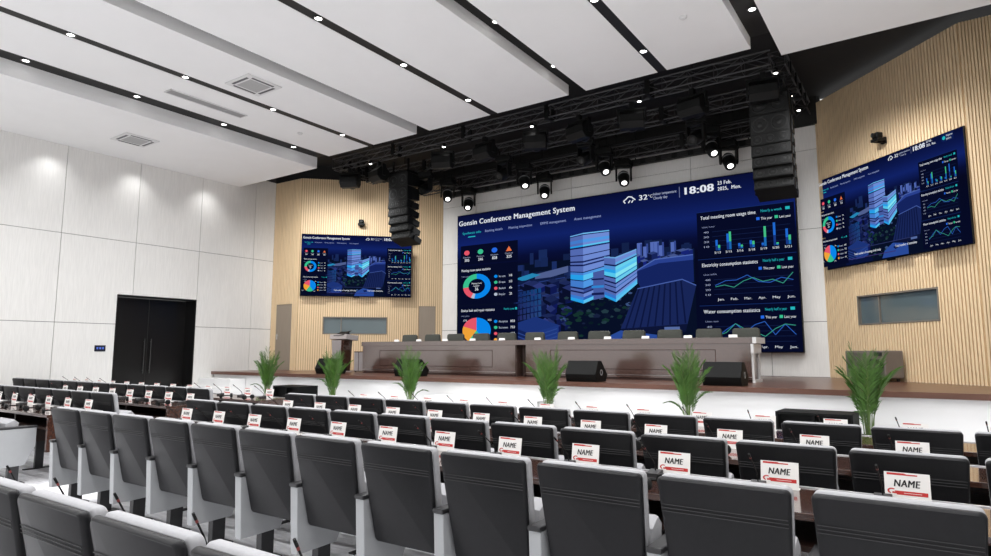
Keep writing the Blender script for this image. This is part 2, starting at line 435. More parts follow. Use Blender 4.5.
def make_screen(name, label, cat, loc, rz, W, H, depth, captions, group=None):
    t = thing(name, label, cat, loc, rz, group)
    b = .012 * max(1, W / 6)
    m = MB(); m.box(-W / 2 - b, -.008, -b, W / 2 + b, depth, H + b, .004); m.build('bezel', gear_m, t)
    m = MB(); m.box(-W / 2, -.011, 0, W / 2, -.002, H); m.build('display', bg_m, t)
    p = Pic(W, H)
    # far haze of the town, streets, blocks
    rnd = random.Random(3)
    p.rect(.0, .395, .76, 1, (9, 15, 40))
    p.rect(.22, .40, .76, 1, (8, 17, 40)); 
    p.poly([(.24, .47), (.76, .40), (.76, .46), (.24, .54)], (14, 28, 62))
    for i in range(46):
        u = .22 + rnd.random() * .53; w = .37 + rnd.random() * .14; s_ = .008 + rnd.random() * .022; h = .02 + rnd.random() * .04
        q = rnd.randint(0, 40); p.rect(u, w - h, u + s_, w + .02, (16 + q // 3, 28 + q // 2, 62 + q))
    for u in (.608, .625, .645, .655, .668, .70): p.rect(u, .335 + rnd.random() * .03, u + .014, .43, (88, 112, 190)); p.rect(u + .009, .345, u + .014, .43, (56, 76, 150))
    p.poly([(.29, .48), (.40, .44), (.40, .48), (.29, .53)], (84, 100, 150)); p.poly([(.22, .50), (.28, .47), (.31, .485), (.25, .52)], (40, 140, 190))
    p.poly([(.215, .52), (.395, .50), (.395, .66), (.215, .74)], (18, 30, 70))
    p.poly([(.30, .57), (.395, .515), (.395, .68), (.31, .72)], (36, 48, 92))
    for i in range(5): p.line([(.225, .55 + i * .035), (.39, .515 + i * .03)], .006, (40, 62, 128))
    for i in range(34):
        u, w = .23 + rnd.random() * .17, .53 + rnd.random() * .32
        q = rnd.randint(0, 26); d = .012 + .02 * rnd.random(); ww = .012 + .018 * rnd.random()
        block(p, u, u + ww, u + 2.2 * ww, w, d, .02 + .05 * rnd.random(), (24 + q, 36 + q, 78 + 2 * q), (10, 16, 44), (16, 26, 66 + q))
    for i in range(26):
        u, w = .60 + rnd.random() * .14, .40 + rnd.random() * .07
        q = rnd.randint(0, 40); ww = .006 + .010 * rnd.random()
        block(p, u, u + ww, u + 2.4 * ww, w, .010, .02 + .03 * rnd.random(), (40 + q, 58 + q, 116 + q), (16, 24, 62), (24, 38, 90 + q))
    # left glazed blocks
    for i in range(7):
        for j in range(5):
            p.poly([(.225 + i * .013, .60 + j * .04 - i * .004), (.235 + i * .013, .597 + j * .04 - i * .004), (.236 + i * .013, .63 + j * .04 - i * .004), (.226 + i * .013, .633 + j * .04 - i * .004)], (22 + 4 * j, 42 + 5 * i, 100 + 5 * i))
    block(p, .20, .275, .37, .82, .06, .11, (30, 54, 124), (20, 36, 90), (32, 58, 132))
    for i in range(4): p.line([(.205, .85 + i * .025), (.275, .905 + i * .025), (.365, .85 + i * .025)], .006, (48, 76, 150))
    p.rect(.19, .955, .40, 1.0, (10, 20, 60))
    # trees and cars on the streets
    for i in range(120):
        u = .37 + rnd.random() * .26; w = .64 + rnd.random() * .32; s_ = .004 + rnd.random() * .009
        c = rnd.choice([(16, 44, 44), (10, 28, 38), (22, 52, 48), (24, 34, 64), (12, 22, 44), (60, 84, 130), (36, 60, 70)])
        p.poly([(u, w), (u + s_, w - s_), (u + 2 * s_, w), (u + s_ * 1.6, w + s_ * 1.2), (u + s_ * .4, w + s_ * 1.2)], c)
    # warehouses to the right
    p.poly([(.60, .52), (.66, .45), (.76, .44), (.76, .60), (.62, .62)], (22, 38, 100)); p.poly([(.60, .52), (.66, .45), (.76, .44), (.76, .47), (.67, .475)], (44, 68, 150))
    p.poly([(.61, .62), (.73, .58), (.765, .62), (.74, .84), (.56, .86)], (26, 40, 92))
    for i in range(9): p.line([(.615 + i * .014, .62 - i * .004), (.575 + i * .020, .86 - i * .003)], .010, (14, 24, 66))
    p.poly([(.56, .86), (.74, .84), (.735, .885), (.565, .90)], (14, 22, 56)); p.line([(.61, .62), (.73, .58), (.765, .62)], .006, (74, 100, 176)); p.line([(.60, .52), (.66, .45), (.76, .44)], .006, (84, 112, 190)); p.rect(.68, .855, .72, .875, (90, 112, 170))
    p.poly([(.50, .93), (.56, .87), (.66, .90), (.66, 1), (.48, 1)], (44, 78, 160)); p.poly([(.56, .91), (.585, .90), (.60, .92), (.575, .935)], (16, 28, 80))
    p.build('city_picture', t)
    # towers with lit bands
    A, B_, D, Cc = (88, 112, 186), (116, 146, 222), (20, 30, 84), (40, 168, 244)
    N_ = lambda w: (w, A, B_); K = (.35, D, (30, 44, 104)); G = lambda w: (w, Cc, (96, 206, 255)); P_ = lambda w: (w, (70, 130, 214), (84, 160, 240))
    tb = [(.25, (110, 180, 240), (120, 200, 255)), (.2, D, D), N_(.9), P_(.7), N_(.5), G(.35), K, N_(.5), N_(.9), (.2, D, D), N_(1.1), K, N_(.4), K, N_(1.2), (.2, D, D), P_(.5), G(.7), G(.4), (.2, D, (40, 70, 140)), P_(.8), P_(.6), K, (.5, A, (60, 84, 160)), K, N_(.7), (.6, (60, 130, 220), (50, 100, 190)), G(.7)]
    tower(p, .413, .453, .533, .238, .695, .250, .238, .668, .63, tb)
    tb2 = [(.3, (110, 170, 230), (120, 180, 240)), N_(.9), (.5, A, (100, 180, 240)), K, (.8, (84, 150, 224), (110, 220, 250)), G(.7), (.9, (90, 210, 250), (140, 240, 255)), (.3, D, (60, 150, 210)), (.8, A, (110, 214, 250)), K, N_(.6), (.25, D, (50, 110, 180)), N_(.8), K, N_(.5), (.7, (60, 120, 210), (90, 190, 250)), G(.6)]
    p.poly([(.483, .50), (.52, .485), (.52, .66), (.483, .675)], (74, 96, 168)); p.rect(.478, .54, .515, .55, D); p.rect(.478, .585, .515, .60, (50, 140, 220)); p.rect(.478, .63, .515, .645, D)
    tower(p, .517, .550, .611, .415, .695, .405, .375, .66, .59, tb2)
    p.build('tower_picture', t)
    # heading, menu, clock
    p.text('Gonsin Conference Management System', .015, .084, .037, WHT, .415, .014)
    p.build('heading_text', t)
    for s_, u, w_, c in (('Synthesis info', .03, .072, TEAL), ('Booking details', .118, .065, (150, 165, 215)), ('Meeting inspection', .205, .083, (150, 165, 215)), ('EMMS management', .317, .085, (150, 165, 215)), ('Asset management', .428, .083, (150, 165, 215))):
        p.text(s_, u, .150, .017, c, w_, .006)
    p.rect(.052, .168, .08, .175, TEAL)
    p.build('menu_text', t)
    cl = [(.583, .085), (.578, .07), (.586, .058), (.592, .045), (.602, .05), (.606, .06), (.612, .07)]
    p.line(cl, .007, WHT); p.line([(.592, .085), (.597, .07)], .007, WHT); p.line([(.601, .085), (.606, .07)], .007, WHT)
    p.build('weather_icon', t)
    p.text('32', .622, .078, .032, WHT, .024, .012); p.text('\u00b0C', .648, .070, .018, WHT, .012)
    p.text('Indoor temperature', .662, .060, .016, (190, 200, 230), .062); p.text('Cloudy day', .662, .085, .016, (190, 200, 230), .038)
    p.build('temperature_text', t)
    p.rect(.731, .03, .7325, .095, (120, 130, 170))
    p.text('18:08', .745, .082, .043, WHT, .074, .02)
    p.build('clock_text', t)
    p.text('23 Feb.', .828, .052, .021, WHT, .034, .012); p.text('2025,  Mon.', .828, .086, .021, WHT, .056, .012)
    p.build('date_text', t)
    p.poly([(.915, .03), (.985, .03), (.985, .10), (.925, .10), (.915, .085)], (14, 30, 84))
    p.sector(.931, .066, 0, .009, 0, 360, TEAL); p.text('Management', .945, .060, .017, WHT, .036); p.text('platform', .945, .088, .017, WHT, .026)
    p.build('platform_badge', t)
    # left column
    p.ua = 1.06
    PN = (7, 12, 40)
    p.rect(.022, .235, .225, .375, PN)
    for i, c in enumerate((RED, GRN, (40, 110, 240), (245, 120, 70))):
        u = .045 + i * .050
        if i == 3: p.poly([(u - .010, .305), (u, .27), (u + .010, .305)], c)
        else: p.sector(u, .288, 0, .010, 0, 360, c)
        p.text('Devices', u - .013, .325, .010, (170, 180, 210), .026); p.text(('305', '246', '828', '325')[i], u - .008, .352, .020, WHT, .017, .01)
    p.build('device_counts', t)
    p.rect(.022, .385, .225, .665, PN)
    p.text('Meeting room status statistics', .026, .425, .018, WHT, .105, .008); p.text('Total rooms', .026, .465, .010, (150, 160, 200), .03)
    for a0, a1, c in ((0, 190, BLU), (190, 205, (190, 200, 220)), (205, 265, RED), (265, 360, GRN)): p.sector(.082, .535, .030, .050, a0, a1, c)
    p.text('Meeting room', .064, .520, .012, WHT, .036); p.text('number', .07, .538, .012, WHT, .022); p.text('36', .076, .566, .022, WHT, .012, .01)
    for i, c in enumerate((BLU, GRN, RED, (190, 200, 220))):
        w = .475 + i * .042; p.sector(.150, w, 0, .006, 0, 360, c); p.text(('In use', 'Free', 'Booked', 'Repair')[i], .161, w + .008, .014, (200, 210, 235), .022); p.text(('18', '10', '6', '2')[i], .196, w + .008, .016, WHT, .010)
    p.build('ring_chart', t)
    p.rect(.022, .675, .225, .985, PN)
    p.text('Device fault and repair statistics', .026, .715, .018, WHT, .12, .008); p.text('Nearly a year', .178, .712, .014, TEAL, .036); p.rect(.216, .698, .222, .713, TEAL)
    p.text('Unit: piece', .026, .75, .010, (150, 160, 200), .03)
    for a0, a1, c in ((0, 145, BLU), (145, 215, GRN), (215, 290, ORG), (290, 360, RED)): p.sector(.082, .85, 0, .051, a0, a1, c)
    p.text('17%', .034, .785, .014, WHT, .014); p.text('40%', .122, .785, .014, WHT, .014); p.text('21%', .018, .93, .014, WHT, .014); p.text('19%', .115, .945, .014, WHT, .014)
    for i, c in enumerate((BLU, GRN, RED, ORG)):
        w = .79 + i * .042; p.sector(.150, w, 0, .006, 0, 360, c); p.text(('Microphone', 'Screen', 'Loudspeaker', 'Camera')[i], .161, w + .008, .014, (200, 210, 235), .03); p.text(('803', '703', '637', '412')[i], .2, w + .008, .016, WHT, .015, .006)
    p.build('pie_chart', t)
    # right column
    p.ua, p.ub = 1.05, -.0345
    def head(w0, w1, title, sub, s2):
        p.rect(.770, w0, .985, w1, PN)
        p.rect(.770, w0, .985, w0 + .003, (24, 48, 110))
        p.text(title, .779, w0 + .045, .020, WHT, .125 if len(title) > 25 else .10, .008); p.text(sub, .915, w0 + .04, .015, TEAL, .045); p.rect(.967, w0 + .024, .976, w0 + .040, TEAL)
        p.rect(.905, w0 + .066, .912, w0 + .082, (40, 110, 240)); p.text('This year', .915, w0 + .082, .014, WHT, .024); p.rect(.944, w0 + .066, .951, w0 + .082, GRN); p.text('Last year', .954, w0 + .082, .014, WHT, .024)
        p.text(s2, .782, w0 + .095, .009, (150, 160, 200), .03)
        for i in range(4):
            y = w0 + .12 + i * .028; p.rect(.805, y, .975, y + .002, (26, 40, 84)); p.text(('40', '30', '20', '10')[i], .785, y + .006, .010, (170, 180, 210), .012)
    head(.20, .465, 'Total meeting room usage time', 'Nearly a week', 'Unit: hour')
    hs = [(.06, .03), (.09, .10), (.03, .02), (.04, .035), (.02, .11), (.125, .015), (.085, .05)]
    for i, (a, b_) in enumerate(hs):
        u = .812 + i * .0255
        for h, c0, c1, du in ((a, (34, 110, 220), (24, 60, 140), 0), (b_, (70, 200, 140), (30, 110, 190), .0055)):
            p.rect(u + du, .43 - h, u + du + .005, .43 - h * .45, c0); p.rect(u + du, .43 - h * .45, u + du + .005, .43, c1)
        p.text(('5/13', '5/15', '5/16', '5/18', '5/19', '5/20', '5/21')[i], u - .003, .448, .012, WHT, .014)
    p.build('bar_chart', t)
    for w0, w1, title, a, b_ in ((.475, .73, 'Electricity consumption statistics', [.07, .10, .10, .13, .08, .07, .10, .08], [.06, .07, .05, .09, .11, .08, .09, .06, .13]),
                                 (.74, .995, 'Water consumption statistics', [.04, .09, .13, .07, .12, .14, .05, .12, .05], [.05, .07, .13, .09, .07, .04, .09, .12, .11])):
        head(w0, w1, title, 'Nearly half a year', 'Unit: kWh' if 'E' in title[:1] else 'Unit: ton')
        for ys_, c in ((a, (48, 100, 200)), (b_, (60, 160, 140))):
            p.line([(.808 + i * .168 / (len(ys_) - 1), w1 - .045 - y_ * .8) for i, y_ in enumerate(ys_)], .0035, c)
        for i, s_ in enumerate(('Jan.', 'Feb.', 'Mar.', 'Apr.', 'May', 'Jun.')): p.text(s_, .812 + i * .030, w1 - .015, .013, WHT, .016)
        p.build('line_chart', t)
    p.ua, p.ub = 1, 0
    if captions:
        p.rect(.28, .86, .73, .865, (50, 60, 110)); p.rect(.25, .955, .60, .962, (60, 50, 110))
        p.text('Total number of meetings held today', .30, .925, .022, WHT, .20, .01); p.text('Total number of attendees', .60, .925, .022, WHT, .14, .01)
        p.build('caption_text', t)
        m = MB(); m.box(-.09, -.012, -b - .03, .09, .03, -b, .004); m.build('sensor_bar', gear_m, t)
    return t
make_screen('video_wall', 'huge video wall with blue city dashboard on the white stage wall', 'screen', (-7.1, 15.38, 1.55), 0, 9.6, 4.19, .12, False)
make_screen('wall_screen', 'smaller dashboard screen on the slatted wall above the far small window, near lectern', 'screen', aw(ALP, ALA, 1.70, -.08, 3.24), ALA, 3.31, 1.88, .06, True)
make_screen('wall_screen', 'large tilted dashboard screen on the near slatted wall, above the palm and cabinet', 'screen', aw(ARP, ARA, 1.89, -.06, 3.325), ARA, 3.42, 1.985, .03, True)

# ---------------------------------------------------------------- ceiling fittings
def downlight():
    t = thing('downlight', 'x', 'ceiling light')
    m = MB(); m.lathe([(.055, 0), (.08, 0), (.085, -.012), (.055, -.012), (.055, 0)], 16); m.build('ring', ring_m, t, True)
    m = MB(); m.lathe([(0, -.006), (.056, -.006)], 16); m.build('lamp', lamp_m, t)
    return Proto(t)
dl = downlight()
cols = [(-13.21, 6.80, 'slot beside the low edge soffit', 4), (-11.39, 6.757, 'narrow slot past the linear air grille', 4), (-7.60, 6.757, 'slot in the middle ceiling slab pair', 3), (-5.56, 6.965, 'wide gap right of the middle slab pair', 2), (-3.79, 6.757, 'slot of the slab pair by the truss corner', 2), (-1.98, 6.955, 'dark gap above the right hand speaker array', 1)]
for x, z, where, n in cols:
    for i in range(4):
        if i < n: dl.put((x, 10.13 - 1.963 * i, z), 0, 'small downlight, %s from stage, %s' % (ORD[i], where), 'ceiling downlights')
def cassette(label, loc):
    t = thing('ceiling_cassette', label, 'air conditioner', loc)
    m = MB(); m.box(-.38, -.38, -.025, .38, .38, 0, .008); m.build('panel', vent_white, t)
    m = MB(); m.box(-.22, -.22, -.031, .22, .22, -.022); m.build('intake_grille', vent_m, t)
    for a in range(4):
        m = MB(); m.M = Matrix.Rotation(a * math.pi / 2, 4, 'Z'); m.box(-.24, .27, -.030, .24, .32, -.022); m.build('air_slot', ventdark_m, t)
cassette('square white air conditioning cassette in the slab above the linear grille', (-10.62, 7.15, 6.75))
cassette('square white air conditioning cassette in the low soffit along the white wall', (-15.1, 7.12, 6.5))
t = thing('air_grille', 'long grey linear air grille set in the white ceiling slab', 'vent', (-12.26, 7.19, 6.75))
m = MB(); m.box(-.13, -.86, -.02, .13, -.84, 0); m.box(-.13, .84, -.02, .13, .86, 0); m.box(-.13, -.86, -.02, -.11, .86, 0); m.box(.11, -.86, -.02, .13, .86, 0); m.build('grille_frame', vent_white, t)
m = MB(); m.box(-.11, -.84, -.008, .11, .84, -.001)
for i in range(6): m.box(-.10 + i * .036, -.84, -.016, -.09 + i * .036, .84, -.006)
for i in range(3): m.box(-.11, -.43 + i * .42, -.018, .11, -.41 + i * .42, -.006)
m.build('louvre', vent_m, t)
for x, y, lb in ((-2.85, 9.38, 'small white smoke detector in the ceiling slab nearest the truss corner'), (-12.11, 9.46, 'small white smoke detector beyond the linear air grille')):
    m = MB(); m.lathe([(0, -.045), (.035, -.045), (.05, -.02), (.065, -.015), (.065, 0)], 18); tag(m.build('smoke_detector', vent_white, None, True, (x, y, 6.75)), lb, 'smoke detector', 'smoke detectors')

# ---------------------------------------------------------------- truss and stage lights
def truss(label, A, B, s=.28):
    A, B = Vector(A), Vector(B); d = B - A; L = d.length; ang = math.atan2(d.y, d.x)
    t = thing('lighting_truss', label, 'truss', A, ang, 'stage trusses'); h = s / 2
    for y in (-h, h):
        for z in (0, s):
            m = MB(); m.tube([(0, y, z), (L, y, z)], .017, 6); m.build('chord', truss_m, t, True)
    m = MB(); n = int(L / .5); st = L / n
    for i in range(n):
        x0, x1 = i * st, (i + 1) * st
        a, b = (x0, x1) if i % 2 else (x1, x0)
        for y in (-h, h): m.tube([(a, y, 0), (b, y, s)], .007, 5)
        for z in (0, s): m.tube([(a, -h, z), (b, h, z)], .007, 5)
        for y in (-h, h): m.tube([(x0, y, 0), (x0, y, s)], .007, 5)
        for z in (0, s): m.tube([(x0, -h, z), (x0, h, z)], .007, 5)
    m.build('lacing', truss_m, t)
    for i in range(1, 5):
        x = L * i / 5; m = MB()
        m.box(x - .03, -h - .022, -.022, x + .03, h + .022, -.016)
        for y in (-h, h): m.box(x - .05, y - .025, -.022, x + .05, y + .025, s + .025)
        m.build('coupler', gear_m, t)
    for i in range(4):
        m = MB(); x = L * (i + .5) / 4; m.tube([(x, -h, s), (x, 0, s + .06), (x, h, s)], .008, 5); m.tube([(x, 0, s + .06), (x, 0, 7.3 - A.z)], .008, 5); m.build('suspension_cable', gear_m, t)
    return t
truss('front lattice truss spanning the stage edge just behind the ceiling slabs', (-14.05, 12.3, 6.86), (-2.1, 12.3, 6.86))
truss('middle lattice truss hung behind the front truss over the stage', (-13.9, 13.5, 6.70), (-2.3, 13.5, 6.70))
truss('rear lattice truss nearest the white stage wall, carrying lit moving heads', (-13.9, 14.9, 6.50), (-2.3, 14.9, 6.50))
truss('side lattice truss running back from the corner above the right speaker array', (-2.02, 12.3, 6.86), (-2.02, 15.3, 6.86))
truss('far side lattice truss over the slatted wall by the lectern', (-14.0, 12.3, 6.86), (-14.0, 14.0, 6.86))
# batten row under the rear edge
t = thing('light_batten', 'long dark light batten of small square cells above the video wall', 'stage light', (-7.4, 15.25, 6.36))
m = MB(); m.box(-4.9, -.06, 0, 4.9, .08, .14); m.build('housing', gear_m, t)
for i in range(24):
    m = MB(); x = -4.7 + i * .408; m.box(x - .13, -.085, .02, x + .13, -.055, .12); m.build('cell', cone_m, t)
for i in range(4):
    m = MB(); m.tube([(-4.2 + i * 2.8, 0, .12), (-4.2 + i * 2.8, 0, 1.0)], .015, 6); m.build('hanger', gear_m, t)

def moving_head(lit, tilt, pan):
    "hangs from its origin (top), lens towards -y when pan = 0"
    t = thing('moving_head_light', 'x', 'stage light')
    m = MB(); m.box(-.17, -.13, -.12, .17, .13, 0, .015); m.tube([(-.1, 0, 0), (-.1, 0, .12)], .02, 6); m.tube([(.1, 0, 0), (.1, 0, .12)], .02, 6); m.build('base', gear_m, t)
    m = MB(); m.M = Matrix.Rotation(pan, 4, 'Z')
    m.box(-.19, -.06, -.16, .19, .06, -.12)
    for s in (-1, 1): m.prism([(-.07, -.16), (.07, -.16), (.055, -.42), (0, -.46), (-.055, -.42)], s * .155 - .018, s * .155 + .018, 'x')
    m.build('yoke', gear_m, t)
    H = Matrix.Rotation(pan, 4, 'Z') @ Matrix.Translation((0, 0, -.38)) @ Matrix.Rotation(tilt, 4, 'X')
    m = MB(); m.lathe([(0, .17), (.08, .16), (.115, .10), (.125, 0), (.115, -.10), (.105, -.18), (.095, -.19), (.058, -.18)], 18, H); m.build('head', gear_m, t, True)
    m = MB(); m.lathe([(.058, -.18), (.04, -.19), (0, -.194)], 18, H); m.build('lens', softlamp_m if lit else cone_m, t, True)
    if lit:
        m = MB(); m.lathe([(.117, .07), (.128, .05), (.128, .025), (.122, .02)], 18, H); m.build('trim_ring', unit_m, t, True)
    t.scale = (1.2, 1.2, 1.2)
    return t
lit = Proto(moving_head(True, R(-38), R(28)))
dimh = Proto(moving_head(False, R(60), R(150)))
HX = [-11.25, -8.6, -6.25, -3.62]
for i, x in enumerate(HX):
    lit.put((x, 15.04, 6.47), 0, 'lit moving head light low on the rear truss, %s from the lectern side' % ORD[i], 'lit moving heads')
    lit.put((x - .18, 14.25, 6.60), R(14), 'lit moving head light one step before the rear truss, %s from the lectern side' % ORD[i], 'lit moving heads')
    dimh.put((x - .25, 13.36, 6.60), R(20), 'unlit moving head light on the middle truss, %s from the lectern side' % ORD[i], 'unlit moving heads')
t = thing('spot_pipe', 'thin black pipe carrying the second row of lit moving heads', 'pipe', (-7.5, 14.25, 6.66))
m = MB(); m.tube([(-4.6, 0, 0), (4.6, 0, 0)], .025, 8); m.build('pipe', gear_m, t, True)
for i in range(4):
    m = MB(); m.tube([(-4.2 + i * 2.8, 0, 0), (-4.2 + i * 2.8, 0, .66)], .012, 6); m.build('hanger', gear_m, t)
def barrel(label='x'):
    "large dark octagonal wash light seen from behind, hangs from its origin"
    t = thing('wash_light', label, 'stage light')
    m = MB(); m.box(-.05, -.05, -.1, .05, .05, .02); m.box(-.30, -.03, -.14, .30, .03, -.1)
    for s in (-1, 1): m.box(s * .29 - .015, -.05, -.42, s * .29 + .015, .05, -.1)
    m.build('yoke', gear_m, t)
    oc = [(.21 * math.cos(R(22.5 + 45 * k)), -.36 + .21 * math.sin(R(22.5 + 45 * k))) for k in range(8)]
    m = MB(); m.prism(oc, -.26, .26, 'x', .015); m.build('housing', gear_m, t)
    m = MB(); m.M = Matrix.Translation((0, .19, -.40)) @ Matrix.Rotation(R(90), 4, 'X'); m.lathe([(0, -.06), (.12, -.06), (.15, -.02), (.15, .04)], 16); m.build('snout', cone_m, t, True)
    return t
bl = Proto(barrel())
for i, (x, a) in enumerate(((-13.6, 25), (-12.45, -15), (-10.15, 20), (-8.8, -10), (-7.35, 25), (-6.2, -15), (-4.95, 20), (-3.65, -12), (-2.3, 10))):
    bl.put((x, 12.44, 6.83), R(a), 'black wash light hung under the front truss, %s from the lectern side' % ORD[i], 'front truss wash lights')
def pin():
    t = thing('pin_spot', 'x', 'stage light')
    m = MB(); m.tube([(0, 0, 0), (0, 0, -.12)], .012, 6); m.lathe([(0, -.10), (.045, -.11), (.05, -.20), (.04, -.20)], 12); m.build('can', gear_m, t, True)
    m = MB(); m.lathe([(.042, -.195), (.03, -.21), (0, -.215)], 12); m.build('lens', lamp_m, t, True)
    return Proto(t)
ps = pin()
for i, x in enumerate((-12.64, -10.0, -7.36, -4.72)):
    ps.put((x, 12.30, 6.99), 0, 'tiny bright pin spot at the front truss, %s from the lectern side' % ORD[i], 'pin spots')
for i, (y, z) in enumerate(((12.62, 7.06), (14.2, 7.14), (15.25, 7.17))):
    ps.put((-2.10, y, z), 0, 'tiny bright pin spot on the side truss, %s from the front corner' % ORD[i], 'pin spots')

# ---------------------------------------------------------------- line arrays
def line_array(label, loc, rz):
    t = thing('line_array', label, 'speaker', loc, rz, 'hanging line arrays')
    m = MB(); m.box(-.33, -.08, -.06, .33, .40, 0); m.box(-.30, .0, 0, -.26, .04, .34); m.box(.26, .0, 0, .30, .04, .34); m.build('rigging_frame', gear_m, t)
    z, y, a = -.07, 0., 0.
    for i in range(7):
        big = i < 2; h = .385 if big else .225; a += 0 if i < 2 else R(4.3)
        M = Matrix.Translation((0, y, z)) @ Matrix.Rotation(-a, 4, 'X')
        m = MB(); m.M = M; m.prism([(-.08, 0), (.42, -.03), (.42, -h + .04), (-.08, -h + .006)], -.36, .36, 'x', .008); bx = m.build('speaker_box', gear_m, t)
        m = MB(); m.M = M; m.box(-.34, -.088, -h + .02, .34, -.079, -.015); m.build('front_grille', grille_m, bx)
        for k, x in enumerate((-.175, .175) if big else (-.23, 0, .23)):
            r = .15 if big else .085
            m = MB(); m.lathe([(r, 0), (r, .008), (r * .88, .008), (r * .8, -.004), (r * .4, -.006), (r * .3, .004), (0, .008)], 18, M @ Matrix.Translation((x, -.088, -h / 2)) @ Matrix.Rotation(R(90), 4, 'X')); m.build('driver', cone_m, bx, True)
        for s in (-1, 1): m = MB(); m.M = M; m.box(s * .37 - .012, .10, -h + .03, s * .37 + .012, .16, -.03); m.build('rigging_link', gear_m, bx)
        y += math.sin(a) * h; z -= math.cos(a) * h
    return t
line_array('hanging line array by the near slatted wall, large drivers on top', (-2.275, 12.80, 6.58), 0)
line_array('hanging line array on the lectern side, curved stack in front of slatted wall', (-11.97, 12.80, 6.58), 0)

# ---------------------------------------------------------------- on the walls
def ptz(label, loc, rz):
    t = thing('dome_camera', label, 'camera', loc, rz, 'wall cameras')
    m = MB(); m.box(-.05, -.02, -.06, .05, .02, .06); m.box(-.03, -.14, -.05, .03, .0, -.03); m.build('bracket', gear_m, t)
    m = MB(); m.box(-.10, -.22, -.03, .10, -.06, .03, .015); m.build('base', gear_m, t)
    m = MB(); m.box(-.08, -.21, .03, .08, -.07, .15, .03); m.build('head', gear_m, t)
    m = MB(); m.lathe([(.045, 0), (.045, .05), (.038, .052), (.03, .045), (0, .047)], 14, Matrix.Translation((0, -.20, .09)) @ Matrix.Rotation(R(90), 4, 'X')); m.build('lens', cone_m, t, True)
ptz('black dome camera high on the near slatted wall above the tilted screen', aw(ARP, ARA, 1.92, -.05, 5.63), ARA)
ptz('small black dome camera on the far slatted wall above the smaller screen', aw(ALP, ALA, 1.80, -.05, 5.46), ALA)
t = thing('wall_keypad', 'dark wall control panel with blue keys beside the black double door', 'control panel', (XL + .012, 7.47, 1.635))
m = MB(); m.box(-.012, -.125, -.075, .008, .125, .075, .004); m.build('plate', keypad_m, t)
keyl = mat('key_light', (90, 120, 220), .4, emit=0)
for i in range(3):
    m = MB(); m.box(.008, -.085 + i * .065, -.02, .012, -.045 + i * .065, .03); m.build('key', keyl, t)

# ---------------------------------------------------------------- on the stage
# long head table, mirror lacquered, two runs with an open slot between
t = thing('head_table', 'long glossy brown head table with inlaid front panels across the stage', 'table', (-7.5, 12.0, 1.0))
for x0, x1 in ((-4.95, -.15), (.12, 4.85)):
    m = MB(); m.box(x0, 0, .05, x1, .05, .70); fp = m.build('front_panel', table_m, t)
    a, b = x0 + .62, x1 - .62
    m = MB()
    for q in ((a, .58, b, .592), (a, .20, b, .212), (a, .20, a + .012, .592), (b - .012, .20, b, .592)): m.box(q[0], -.004, q[1], q[2], .004, q[3])
    m.build('inlay_frame', tline_m, fp)
    m = MB(); m.box(x0, -.006, .09, x1, .0, .10); m.build('inlay_line', steel_m, fp)
    m = MB(); m.box(x0 + .02, .02, 0, x1 - .02, .45, .05); m.build('plinth', tline_m, t)
for x in (-4.95, -.19, .12, 4.80):
    m = MB(); m.box(x, .05, .0, x + .05, .62, .70); m.build('side_panel', table_m, t)
m = MB(); m.box(-5.0, -.012, .70, 4.88, .72, .81, .004); m.build('tabletop', table_m, t)
m = MB(); m.box(4.85, -.01, .52, 4.90, .6, .69); m.box(4.85, .02, .04, 4.88, .10, .52); m.box(4.85, .5, .04, 4.88, .58, .52); m.box(4.85, .02, .0, 4.9, .6, .05); m.build('end_reflection', vent_white, t)  # white pieces stand in for light reflected on the table's glossy end
m = MB(); m.box(4.882, -.012, .70, 4.95, .72, .81, .004); m.build('top_end_reflection', vent_white, t)  # added white slab paints the bright reflection at the tabletop's end
m = MB(); m.box(-.14, .30, .0, .11, .33, .70); m.tube([(-.02, .16, .0), (-.02, .16, .62)], .03, 8); m.tube([(-.02, .16, .62), (.05, .2, .67)], .015, 6); m.build('cable_post', deskdark_m, t)

def head_chair():
    t = thing('head_table_chair', 'x', 'chair')
    m = MB(); m.prism([(-.25, .55), (.25, .55), (.27, .80), (.26, .99), (.22, 1.02), (-.22, 1.02), (-.26, .99), (-.27, .80)], .24, .32, 'y', .02); m.build('backrest', olive_m, t, True)
    m = MB(); m.box(-.25, -.25, .42, .25, .26, .50, .03); m.build('seat', olive_m, t, True)
    for s in (-1, 1):
        m = MB(); m.box(s * .29 - .025, -.2, .62, s * .29 + .025, .25, .66, .008); m.box(s * .29 - .02, .0, .44, s * .29 + .02, .05, .62); m.build('armrest', dark_m, t)
    m = MB(); m.tube([(0, 0, .07), (0, 0, .42)], .03, 8); m.build('column', dark_m, t, True)
    m = MB()
    for k in range(5): m.tube([(0, 0, .08), (.28 * math.cos(k * 1.2566), .28 * math.sin(k * 1.2566), .045)], .02, 6)
    m.build('star_base', dark_m, t)
    for k in range(5):
        m = MB(); x, y = .28 * math.cos(k * 1.2566), .28 * math.sin(k * 1.2566); m.tube([(x - .012, y, .03), (x + .012, y, .03)], .03, 10); m.build('caster', dark_m, t, True)
    return Proto(t)
hc = head_chair()
hx = [-11.91, -11.1, -10.29, -9.49, -8.69, -7.88, -7.0, -6.18, -5.37, -4.55, -3.75, -3.02]
for i, x in enumerate(hx):
    hc.put((x, 12.96, 1.0), R(random.uniform(-5, 5)), 'olive grey chair behind the head table on stage, %s from the lectern' % ORD[i], 'head table chairs')
def blank_plate():
    t = thing('table_name_card', 'x', 'name card')
    m = MB(); m.prism([(-.025, 0), (.025, 0), (.002, .05), (-.002, .05)], -.075, .075, 'x'); m.build('card', card_m, t)
    return Proto(t)
bp = blank_plate()
